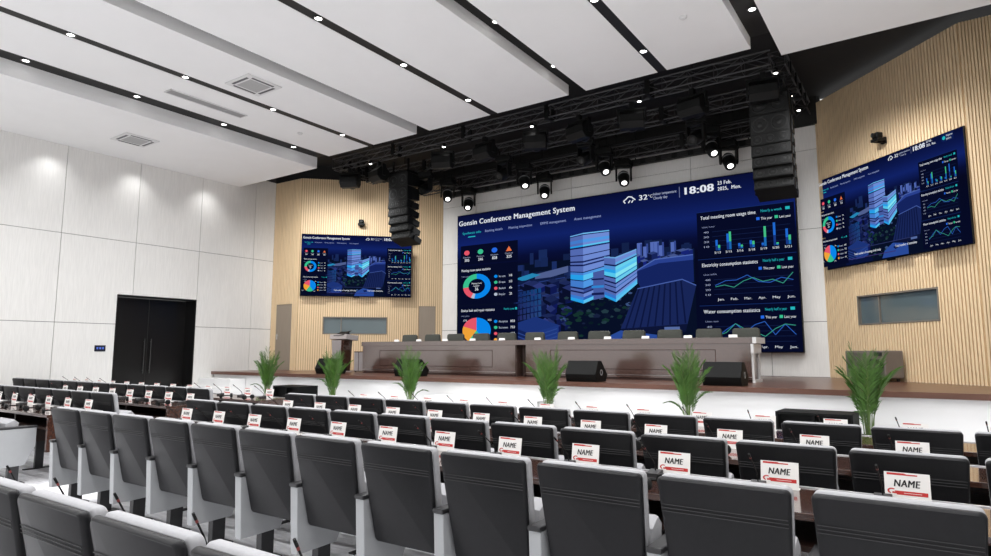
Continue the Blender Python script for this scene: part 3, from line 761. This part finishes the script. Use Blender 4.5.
for i, x in enumerate((-11.35, -10.6, -9.76, -8.93, -8.1, -7.16, -6.33, -5.5, -4.69, -3.85, -3.02)):
    bp.put((x + .06, 12.05, 1.81), 0, 'small white folded card on the head table edge, %s from the lectern' % ORD[i], 'cards on the head table')

# lectern and small booth cabinet
t = thing('lectern', 'brown and grey lectern with a broad pale top at the stage side', 'lectern', (-13.5, 12.2, 1.0))
m = MB(); m.prism([(-.17, .03), (.17, .03), (.24, .88), (-.24, .88)], -.14, .18, 'y', .006); m.build('body', desk_m, t)
m = MB(); m.prism([(-.165, .04), (.11, .04), (.15, .87), (-.235, .87)], -.152, -.141, 'y'); m.build('front_panel', sgrey_m, t)
m = MB(); m.M = Matrix.Rotation(R(-5), 4, 'X'); m.box(-.34, -.22, .88, .34, .22, 1.02, .012); m.build('top', lect_m, t)
m = MB(); m.box(-.22, -.2, 0, .22, .22, .03); m.build('plinth', lect_m, t)
t = thing('document_folder', 'black open folder lying propped on the lectern top', 'folder', (-13.46, 12.22, 2.02))
m = MB(); m.M = Matrix.Rotation(R(22), 4, 'X'); m.box(-.22, -.16, .03, .0, .14, .045); m.build('cover', gear_m, t)
m = MB(); m.M = Matrix.Rotation(R(22), 4, 'X') @ Matrix.Rotation(R(-8), 4, 'Y'); m.box(.0, -.16, .03, .22, .14, .045); m.build('cover', gear_m, t)
m = MB(); m.box(-.16, .02, -.01, .16, .08, .07); m.build('prop', gear_m, t)
t = thing('side_cabinet', 'low grey cabinet with dark edging between lectern and head table', 'cabinet', (-12.82, 12.4, 1.0))
m = MB(); m.box(-.17, -.2, .02, .19, .2, .56, .006); m.build('body', sgrey_m, t)
m = MB()
for q in ((-.17, .54, .19, .56), (-.17, .02, .19, .04), (.17, .02, .19, .56), (.0, .04, .012, .54)): m.box(q[0], -.206, q[1], q[2], -.199, q[3])
m.build('edging', tline_m, t)
m = MB()
for x in (-.14, .16):
    for y in (-.16, .16): m.tube([(x, y, 0), (x, y, .03)], .018, 8)
m.build('feet', dark_m, t)
# equipment cabinet by the near slatted wall
t = thing('equipment_cabinet', 'grey wheeled equipment cabinet against the near slatted wall behind palm', 'cabinet', aw(ARP, ARA, 1.56, -.30, 1.0), ARA)
m = MB(); m.box(-.50, -.2, .06, .50, .2, .57, .02); m.build('body', cab_m, t)
m = MB(); m.box(-.45, -.207, .10, .02, -.199, .53, .003); m.build('door', cab2_m, t)
m = MB(); m.box(.06, -.207, .10, .47, -.199, .42, .003); m.build('control_panel', cab2_m, t)
m = MB(); m.box(.26, -.215, .47, .44, -.199, .54, .003); m.box(.3, -.22, .485, .34, -.21, .525); m.build('switch', dark_m, t)
m = MB(); pts = [(.30 + .17 * math.cos(a), -.225, .30 + .09 * math.sin(a)) for a in [k * .42 for k in range(16)]]; m.tube(pts, .013, 6); m.tube([(.14, -.22, .40), (.3, -.23, .38), (.42, -.23, .30)], .013, 6); m.lathe([(0, 0), (.05, 0), (.05, .02), (0, .02)], 12, Matrix.Translation((.38, -.21, .30)) @ Matrix.Rotation(R(90), 4, 'X')); m.build('cable_loop', gear_m, t, True)
for x in (-.42, .42):
    for y in (-.13, .13):
        m = MB(); m.tube([(x - .015, y, .03), (x + .015, y, .03)], .03, 10); m.box(x - .012, y - .012, .03, x + .012, y + .012, .07); m.build('caster', dark_m, t, True)

def wedge():
    t = thing('stage_monitor', 'x', 'speaker')
    m = MB(); m.prism([(-.20, 0), (.20, 0), (.28, .13), (.02, .385), (-.12, .385), (-.25, .14)], -.31, .31, 'x', .01); m.build('cabinet', wedge_m, t)
    m = MB(); m.M = Matrix.Translation((0, .15, .257)) @ Matrix.Rotation(R(-44.4), 4, 'X'); m.box(-.29, -.165, .0, .29, .165, .012); m.build('grille', wedge_m, t)
    for s in (-1, 1):
        m = MB(); m.lathe([(.055, 0), (.055, .006), (.04, .006), (.035, -.004), (0, -.004)], 14, Matrix.Translation((s * .311, 0, .17)) @ Matrix.Rotation(s * R(90), 4, 'Y')); m.build('handle_cup', unit_m, t, True)
    return Proto(t)
wg = wedge()
for i, (x, y, a) in enumerate(((-12.55, 11.0, 0), (-9.8, 10.95, 0), (-5.35, 10.85, 0), (-2.82, 10.85, 0))):
    wg.put((x, y, 1.0), R(a), 'black wedge monitor at the stage edge, %s' % ('behind the palm in front of the lectern', 'hidden by the palm before the table end', 'clear of plants before the table middle', 'before the right end of the head table')[i], 'stage monitors')

# subwoofers on the floor before the stage
def sub():
    t = thing('subwoofer', 'x', 'speaker')
    m = MB()
    m.box(-.45, -.28, .03, .45, .28, .06); m.box(-.45, -.28, .74, .45, .28, .77); m.box(-.45, -.28, .06, -.42, .28, .74); m.box(.42, -.28, .06, .45, .28, .74); m.box(-.42, .24, .06, .42, .28, .74); m.box(-.018, -.26, .06, .018, .24, .74)
    m.build('cabinet', wedge_m, t)
    for s in (-1, 1):
        m = MB(); x0, x1 = sorted((s * .02, s * .42)); m.box(x0, -.16, .06, x1, -.14, .74); gr = m.build('baffle', wedge_m, t)
        m = MB(); m.lathe([(.17, 0), (.17, .01), (.155, .01), (.14, -.0), (.06, -.0), (.05, .01), (0, .015)], 20, Matrix.Translation((s * .22, -.162, .40)) @ Matrix.Rotation(R(90), 4, 'X')); m.build('driver', wedge_m, gr, True)
    for x in (-.4, .4):
        for y in (-.22, .22):
            m = MB(); m.tube([(x, y, 0), (x, y, .031)], .02, 8); m.build('foot', dark_m, t)
    return Proto(t)
sb = sub()
sb.put((-1.28, 9.35, 0), R(-2), 'low black double subwoofer on the floor beside the nearest palm', 'floor subwoofers')
sb.put((-12.25, 9.7, 0), R(0), 'low black double subwoofer on the floor between the two farthest palms', 'floor subwoofers')

# palms
def palm():
    rnd = random.Random(11)
    t = thing('potted_palm', 'x', 'plant')
    m = MB(); m.lathe([(0, 0), (.13, 0), (.19, .40), (.205, .42), (.205, .45), (.18, .45), (.17, .40), (0, .40)], 20); m.build('pot', pot_m, t, True)
    m = MB(); m.lathe([(0, .415), (.172, .41)], 16); m.build('soil', soil_m, t)
    st = MB(); lf = MB()
    spec = []
    for i in range(19): spec.append((.10 + .85 * (i / 19.) ** 1.15, 1.04 + .20 * rnd.random() - .24 * (i / 19.), .02 + .06 * rnd.random()))
    spec += [(1.7, .72, .10), (1.9, .56, .16)]
    for i, (bend, Ln, th0) in enumerate(spec):
        a = i * 2.399 + rnd.random() * .4
        b = Vector((.06 * math.cos(a) * rnd.random(), .06 * math.sin(a) * rnd.random(), .40))
        pts = []; p = b.copy(); N = 16
        for k in range(N + 1):
            pts.append(p.copy()); f = k / N
            th = th0 + bend * (.18 * f + .82 * f ** 2.4)
            p = p + Vector((math.cos(a) * math.sin(th), math.sin(a) * math.sin(th), math.cos(th))) * Ln / N
        st.tube(pts, .007, 5, .002)
        side = Vector((-math.sin(a), math.cos(a), 0))
        for k in range(10, 2 * N + 1):
            for sgn in (-1, 1):
                q = pts[k // 2] if k % 2 == 0 else pts[k // 2].lerp(pts[min(k // 2 + 1, N)], .5)
                kk = min(k // 2, N - 1)
                d = (pts[kk + 1] - pts[kk]).normalized()
                f = (k - 10) / (2 * N - 10)
                L = (.10 + .15 * math.sin(math.pi * min(1, f * .75 + .2))) * (.85 + .3 * rnd.random()) * (1 if i < 19 else .55)
                nrm = d.cross(side).normalized()
                dirn = (d * (.95 + .3 * rnd.random()) + side * sgn * (.60 - .15 * f + .3 * rnd.random()) + nrm * (-.1 + .2 * rnd.random())).normalized()
                tip = q + dirn * L + Vector((0, 0, -.16 * L)); mid = q + dirn * L * .5
                w = dirn.cross(nrm).normalized() * .0030; mv = nrm * .002
                v = [lf.v(x) for x in (q, mid - w + mv, tip, mid + w + mv)]
                lf.bm.faces.new([v[0], v[1], v[2]]); lf.bm.faces.new([v[0], v[2], v[3]])
    st.build('stems', stem_m, t, True)
    lf.build('foliage', leaf_m, t)
    return Proto(t)
pm = palm()
for i, (x, lb) in enumerate(((-13.45, 'potted palm on the floor by the side wall, farthest from the near slatted wall'), (-11.1, 'potted palm on the floor in front of the lectern'), (-8.78, 'potted palm before the left end of the head table, at the white steps'), (-5.57, 'potted palm before the middle of the head table, beside an uncovered wedge monitor'), (-3.12, 'potted palm before the right part of the head table'), (-.74, 'largest looking potted palm, in front of the grey equipment cabinet'))):
    pm.put((x, 9.8, 0), i * 1.3, lb, 'palms along the stage front')

# ---------------------------------------------------------------- seating
def chair_panel(t, x, arm=.0):
    prof = [(.07, .20), (.05, .64), (.51, .64), (.51, .42), (.41, .21)]
    m = MB(); m.prism(prof, x - .036, x + .036, 'x', .006); p = m.build('side_panel', panel_m, t)
    m = MB(); m.box(x - .038, .04, .64, x + .038, .52 + arm, .668, .008); m.build('armrest', dark_m, p)
    m = MB(); m.box(x - .03, .25, .01, x + .03, .36, .21); m.box(x - .06, .2, 0, x + .06, .42, .012); m.build('pedestal', dark_m, t)
def hall_chair(end=False, body=True):
    t = thing('hall_chair', 'x', 'chair')
    # shell: rounded slab leaning forward towards its foot
    def slab_mesh(w, zt, zb, y0t, th, r, slope, wb):
        m = MB(); pts = []
        n = 6
        for cx, cz, a0 in ((w - r, zt - r, 0), (-(w - r), zt - r, 90), (-(wb - r), zb + r, 180), (wb - r, zb + r, 270)):
            for k in range(n + 1):
                a = R(a0 + 90 * k / n); pts.append((cx + r * math.cos(a), cz + r * math.sin(a)))
        yy = lambda z: y0t + (zt - z) * slope + .25 * max(0, zt - .25 - z) ** 2
        def ring(off, sc):
            cx, cz = 0, (zt + zb) / 2
            return [m.v((x - math.copysign(sc, x), yy(z) + off, z - math.copysign(sc, z - cz))) for x, z in pts]
        rings = [ring(.006, .012), ring(0.012, .004), ring(.022, 0), ring(th - .012, 0), ring(th - .004, .006), ring(th, .014)]
        for q, v in zip(rings, rings[1:]):
            for k in range(len(q)): m.bm.faces.new([q[k], q[(k + 1) % len(q)], v[(k + 1) % len(q)], v[k]])
        m.bm.faces.new(rings[0]); m.bm.faces.new(rings[-1])
        return m
    s1 = slab_mesh(.278, .990, .385, 0, .045, .022, .14, .246).build('back_shell', shell_m, t, True)
    m = MB()
    for z in (.870, .855, .840):
        y = (.99 - z) * .14 + .006; m.tube([(-.262, y + .0015, z), (.262, y + .0015, z)], .0018, 5)
    m.build('stitch_line', stitch_m, s1)
    slab_mesh(.276, .996, .374, .042, .062, .028, .14, .246).build('back_cushion', pad_m, t, True)
    m = MB(); m.prism([(.17, .41), (.25, .39), (.33, .47), (.36, .70), (.31, .745), (.22, .70)], -.25, .25, 'x', .018); m.build('tip_up_seat', pad_m, t, True)
    chair_panel(t, -.312)
    if end: chair_panel(t, .312)
    return Proto(t)
inner, ender = hall_chair(), hall_chair(True)
ROWS = []
def row(y, xs, rowname, group, start='aisle end'):
    "xs ordered from the left; last one (largest x) closes the row with a second side panel"
    n = len(xs)
    for i, x in enumerate(xs):
        last = i == n - 1
        (ender if last else inner).put((x, y, 0), 0, 'charcoal hall chair, %s from the %s, %s' % (ORD[i] if start == 'aisle end' else ORD[n - 1 - i], start, rowname), group)
def xs_of(c, p, k0, k1): return sorted(c - p * k for k in range(k0, k1 + 1))
X0 = [-3.968, -3.356, -2.744, -2.132, -1.52]
X1 = xs_of(-.150, .6285, -1, 11)
X2 = xs_of(-.145, .6206, -1, 11)
X3 = xs_of(-.125, .6186, -1, 11)
XA = xs_of(-9.34, .618, 0, 6)
XB = xs_of(-9.30, .618, 0, 11)
Y0, Y1, Y2, Y3 = 1.06, 2.82, 4.17, 5.52
row(Y0, X0, 'row cut off at the bottom', 'chairs of the cut off row')
row(Y1, X1, 'big row in the foreground', 'chairs of the foreground row')
row(Y2, X2, 'middle row', 'chairs of the middle row')
row(Y3, X3, 'row nearest the stage', 'chairs of the stage side row')
row(Y2, XA, 'nearer row across the aisle', 'chairs of the nearer row across the aisle', 'aisle')
row(Y3, XB, 'farther row across the aisle', 'chairs of the farther row across the aisle', 'aisle')
row(Y1, [-9.95, -9.33], 'cropped row across the aisle', 'chairs of the cropped row across the aisle', 'aisle')

# desks
def desk(label, x0, x1, y0):
    t = thing('long_desk', label, 'desk', ((x0 + x1) / 2, y0, 0), 0, 'long brown desks'); h = (x1 - x0) / 2
    m = MB(); m.box(-h, 0, .765, h, .62, .80, .004); m.build('desktop', desk_m, t)
    m = MB(); m.box(-h, .61, .79, h, .628, .807, .003); m.build('metal_edge', steel_m, t)
    m = MB(); m.box(-h + .03, .54, .20, h - .03, .57, .765); m.build('modesty_panel', desk_m, t)
    m = MB(); m.box(-h + .03, .04, .615, h - .03, .54, .64); m.build('shelf', deskdark_m, t)
    n = max(2, round((x1 - x0) / 1.24))
    for i in range(n + 1):
        x = -h + 2 * h * i / n; end = i in (0, n); x = min(max(x, -h + .02), h - .02)
        m = MB(); m.box(x - .02, .02 if end else .1, .36, x + .02, .58, .765); m.build('end_panel' if end else 'divider_panel', desk_m if end else deskdark_m, t)
        m = MB(); m.box(x - .02, .36, .012, x + .02, .46, .36); m.box(x - .03, .24, 0, x + .03, .58, .012); m.build('leg', dark_m, t)
desk('long brown desk in front of the foreground row of chairs', -7.36, 1.0, Y1 + .51)
desk('long brown desk in front of the middle row of chairs', -7.36, 1.0, Y2 + .51)
desk('long brown desk closest to the white stage front', -7.36, 1.0, Y3 + .51)
desk('brown desk across the aisle, nearest to the camera', -13.6, -8.74, Y1 + .51)
desk('brown desk across the aisle between the two rows of chairs', -16.6, -8.74, Y2 + .60)
desk('brown desk across the aisle nearest the corner stage steps', -16.6, -8.62, Y3 + .60)

# name plates
def flat_text(s, cap, width, bold=0, shear=0):
    vs, fs, w = text_geo(s, bold, shear); k = width / w
    return [(x * k - width / 2, y * cap) for x, y in vs], fs
def name_plate():
    t = thing('name_plate', 'x', 'name plate')
    T = Matrix.Rotation(R(-9), 4, 'X')
    m = MB(); m.M = T; m.box(-.097, 0, .002, .097, .004, .144); m.M = Matrix.Identity(4); m.box(-.097, .0, 0, .097, .055, .003); m.build('card', card_m, t)
    m = MB(); m.M = T
    m.quad((-.085, -.0008, .130), (.045, -.0008, .130), (.045, -.0008, .136), (-.085, -.0008, .136)); m.quad((-.085, -.0008, .136), (.0, -.0008, .136), (-.01, -.0008, .140), (-.085, -.0008, .140)); m.build('top_stripe', red_m, t)
    m = MB(); m.M = T; m.quad((-.045, -.0008, .036), (.085, -.0008, .036), (.085, -.0008, .055), (-.055, -.0008, .055)); m.build('red_bar', red_m, t)
    m = MB(); m.M = T; m.quad((-.015, -.0014, .0445), (.06, -.0014, .0445), (.06, -.0014, .0465), (-.015, -.0014, .0465)); m.build('bar_text_line', card_m, t)
    m = MB(); m.M = T
    vs, fs = flat_text('NAME', .034, .114, .018, .18)
    V = [m.v((x, -.0012, .075 + y)) for x, y in vs]
    for f in fs: m.bm.faces.new([V[i] for i in f])
    m.build('lettering', ink_m, t)
    m = MB(); m.M = T
    arc = [(-.066 + .020 * math.cos(a), .052 + .014 * math.sin(a)) for a in [R(50 + 25 * k) for k in range(9)]]
    for (a, b), (c, d) in zip(arc, arc[1:]): m.quad((a, -.0012, b), (c, -.0012, d), (-.066 + (c + .066) * .6, -.0012, .052 + (d - .052) * .6), (-.066 + (a + .066) * .6, -.0012, .052 + (b - .052) * .6))
    m.quad((-.066, -.0012, .041), (-.040, -.0012, .041), (-.046, -.0012, .049), (-.064, -.0012, .050)); m.build('emblem', red_m, t)
    return Proto(t)
np_ = name_plate()
def mic():
    t = thing('gooseneck_microphone', 'x', 'microphone')
    m = MB(); m.prism([(-.02, 0), (.075, 0), (.075, .035), (-.02, .022)], -.04, .04, 'x', .004); m.build('base', dark_m, t)
    pts = [(0, .05, .03), (0, .045, .09), (-.004, .0, .17), (-.008, -.07, .21)]
    pts = [(0, .05, .03), (0, .04, .07), (-.004, -.02, .125), (-.008, -.09, .175)]
    m = MB(); m.tube(pts, .0042, 6); m.build('gooseneck', gear_m, t, True)
    d = Vector((-.004, -.08, .06)).normalized(); p = Vector(pts[-1])
    m = MB(); m.tube([p, p + d * .014], .006, 8); m.build('red_ring', micred_m, t, True)
    m = MB(); m.tube([p + d * .014, p + d * .045], .0065, 8, .006); m.build('capsule', gear_m, t, True)
    return Proto(t)
mc = mic()
def headset():
    t = thing('headset', 'x', 'headphones')
    m = MB(); m.tube([(.08 * math.cos(R(a)), .10 * math.sin(R(a)), .035) for a in range(0, 181, 15)], .010, 6); m.build('headband', gear_m, t, True)
    for s in (-1, 1):
        m = MB(); m.lathe([(0, -.018), (.034, -.016), (.038, 0), (.034, .016), (0, .018)], 14, Matrix.Translation((s * .08, -.01, .038)) @ Matrix.Rotation(R(90), 4, 'Y')); m.build('ear_cup', gear_m, t, True)
    return Proto(t)
hs_ = headset()
def place_desk(xs, y, rowname, cross=False, dy=0, hset=True):
    n = len(xs)
    for i, x in enumerate(xs):
        o = ORD[n - 1 - i] if cross else ORD[i]; e = 'aisle' if cross else 'aisle end'
        np_.put((x, y + 1.02 + dy, .80), R(random.uniform(-2, 2)), 'red and white NAME plate, %s from the %s, %s' % (o, e, rowname), 'name plates, ' + rowname)
        mc.put((x - .105, y + .95 + dy, .80), R(random.uniform(-6, 6)), 'gooseneck microphone, %s from the %s, %s' % (o, e, rowname), 'microphones, ' + rowname)
        hs_.put((x + .02, y + .62 + dy, .80), R(random.uniform(60, 110)), 'black headset lying flat, %s from the %s, %s' % (o, e, rowname), 'headsets, ' + rowname)
place_desk(xs_of(-.139, .592, -1, 11), Y1, 'foreground row desk')
place_desk(xs_of(-.143, .597, -1, 11), Y2, 'middle row desk')
place_desk(xs_of(-.15, .60, -1, 11), Y3, 'desk closest to the stage')
place_desk(xs_of(-8.92, .587, 0, 5), Y1, 'nearest desk across the aisle', True)
place_desk(xs_of(-9.0, .587, 0, 7), Y2, 'middle desk across the aisle', True, .05)
place_desk(xs_of(-8.985, .587, 0, 12), Y3, 'farthest desk across the aisle', True, .05)
# microphones of the cut off row stand on the armrests
def armmic():
    t = thing('armrest_microphone', 'x', 'microphone')
    m = MB(); m.lathe([(0, 0), (.022, 0), (.02, .012), (.01, .02), (0, .02)], 14); m.build('base', gear_m, t, True)
    pts = [(0, 0, .015), (0, -.012, .06), (0, -.05, .15), (0, -.085, .215)]
    m = MB(); m.tube(pts, .0042, 6); m.build('gooseneck', gear_m, t, True)
    p = Vector(pts[-1]); d = Vector((0, -.035, .065)).normalized()
    m = MB(); m.tube([p, p + d * .014], .006, 8); m.build('red_ring', micred_m, t, True)
    m = MB(); m.tube([p + d * .014, p + d * .045], .0065, 8, .006); m.build('capsule', gear_m, t, True)
    return Proto(t)
am = armmic()
for i, x in enumerate(X0):
    am.put((x - .287, Y0 + .49, .668), R(random.uniform(-6, 6)), 'red ringed gooseneck microphone on an armrest, %s from the left of the cut off row' % ORD[i], 'armrest microphones')

# ---------------------------------------------------------------- light
def area(loc, power, size, rot=(0, 0, 0), spread=180, color=(1, 1, 1)):
    l = bpy.data.lights.new('lamp', 'AREA'); l.shape = 'DISK'; l.size = size; l.energy = power; l.color = color; l.spread = R(spread)
    o = bpy.data.objects.new('lamp', l); COL.objects.link(o); o.location = loc; o.rotation_euler = rot; return o
def spot(loc, target, power, ang, blend=.6, size=.08, color=(1, 1, 1)):
    l = bpy.data.lights.new('spot', 'SPOT'); l.energy = power; l.spot_size = R(ang); l.spot_blend = blend; l.shadow_soft_size = size; l.color = color
    o = bpy.data.objects.new('spot', l); COL.objects.link(o); o.location = loc
    o.rotation_euler = (Vector(target) - Vector(loc)).to_track_quat('-Z', 'Y').to_euler(); return o
for x in (-13.21, -11.39, -9.6, -7.6, -5.56, -3.79, -1.98, .2):
    for k in range(7): area((x, 10.13 - 1.963 * k, 6.70 if -13 < x < -1.7 else 6.46), 34, .2, spread=160)
for y in (10.0, 8.04, 6.08, 4.12, 2.16): spot((XL + .45, y, 6.47), (XL + .15, y, 2.5), 55, 110, 1)
for x in HX:
    spot((x, 14.9, 5.75), (x, 12.0, 1.0), 230, 90, .9)
    spot((x - 1.3, 12.9, 6.2), (x - 1.3, 15.6, 3.2), 75, 95, 1)
for P, A_, z_, ss, pw, an in ((ARP, ARA, 6.6, ((2.9, 1.5), (3.3, 2.4), (3.7, 3.3)), 290, 80), (ALP, ALA, 6.3, ((.3, .7), (.9, 1.8), (1.5, 3.0)), 250, 110)):
    for s_, t_ in ss: spot(aw(P, A_, s_, -2.5, z_), aw(P, A_, t_, 0, 3.7), pw, an, 1)
w = bpy.data.worlds.new('World'); SC.world = w; w.use_nodes = True
w.node_tree.nodes['Background'].inputs[0].default_value = (1, 1, 1, 1); w.node_tree.nodes['Background'].inputs[1].default_value = 1.0

# ---------------------------------------------------------------- camera
cam = bpy.data.cameras.new('Camera'); co = bpy.data.objects.new('Camera', cam); COL.objects.link(co)
cam.sensor_width = 36; cam.lens = 633 / 991 * 36; cam.clip_start = .05; cam.clip_end = 200
co.location = (0, 0, 1.545); co.rotation_euler = (R(90 + 6.67), 0, R(34.3))
SC.camera = co
vs_ = SC.view_settings; vs_.view_transform = 'Standard'; vs_.look = 'None'; vs_.gamma = 1; vs_.use_curve_mapping = False; vs_.exposure = -.18
SC.cycles.max_bounces = 10; SC.cycles.diffuse_bounces = 6; SC.cycles.use_denoising = True
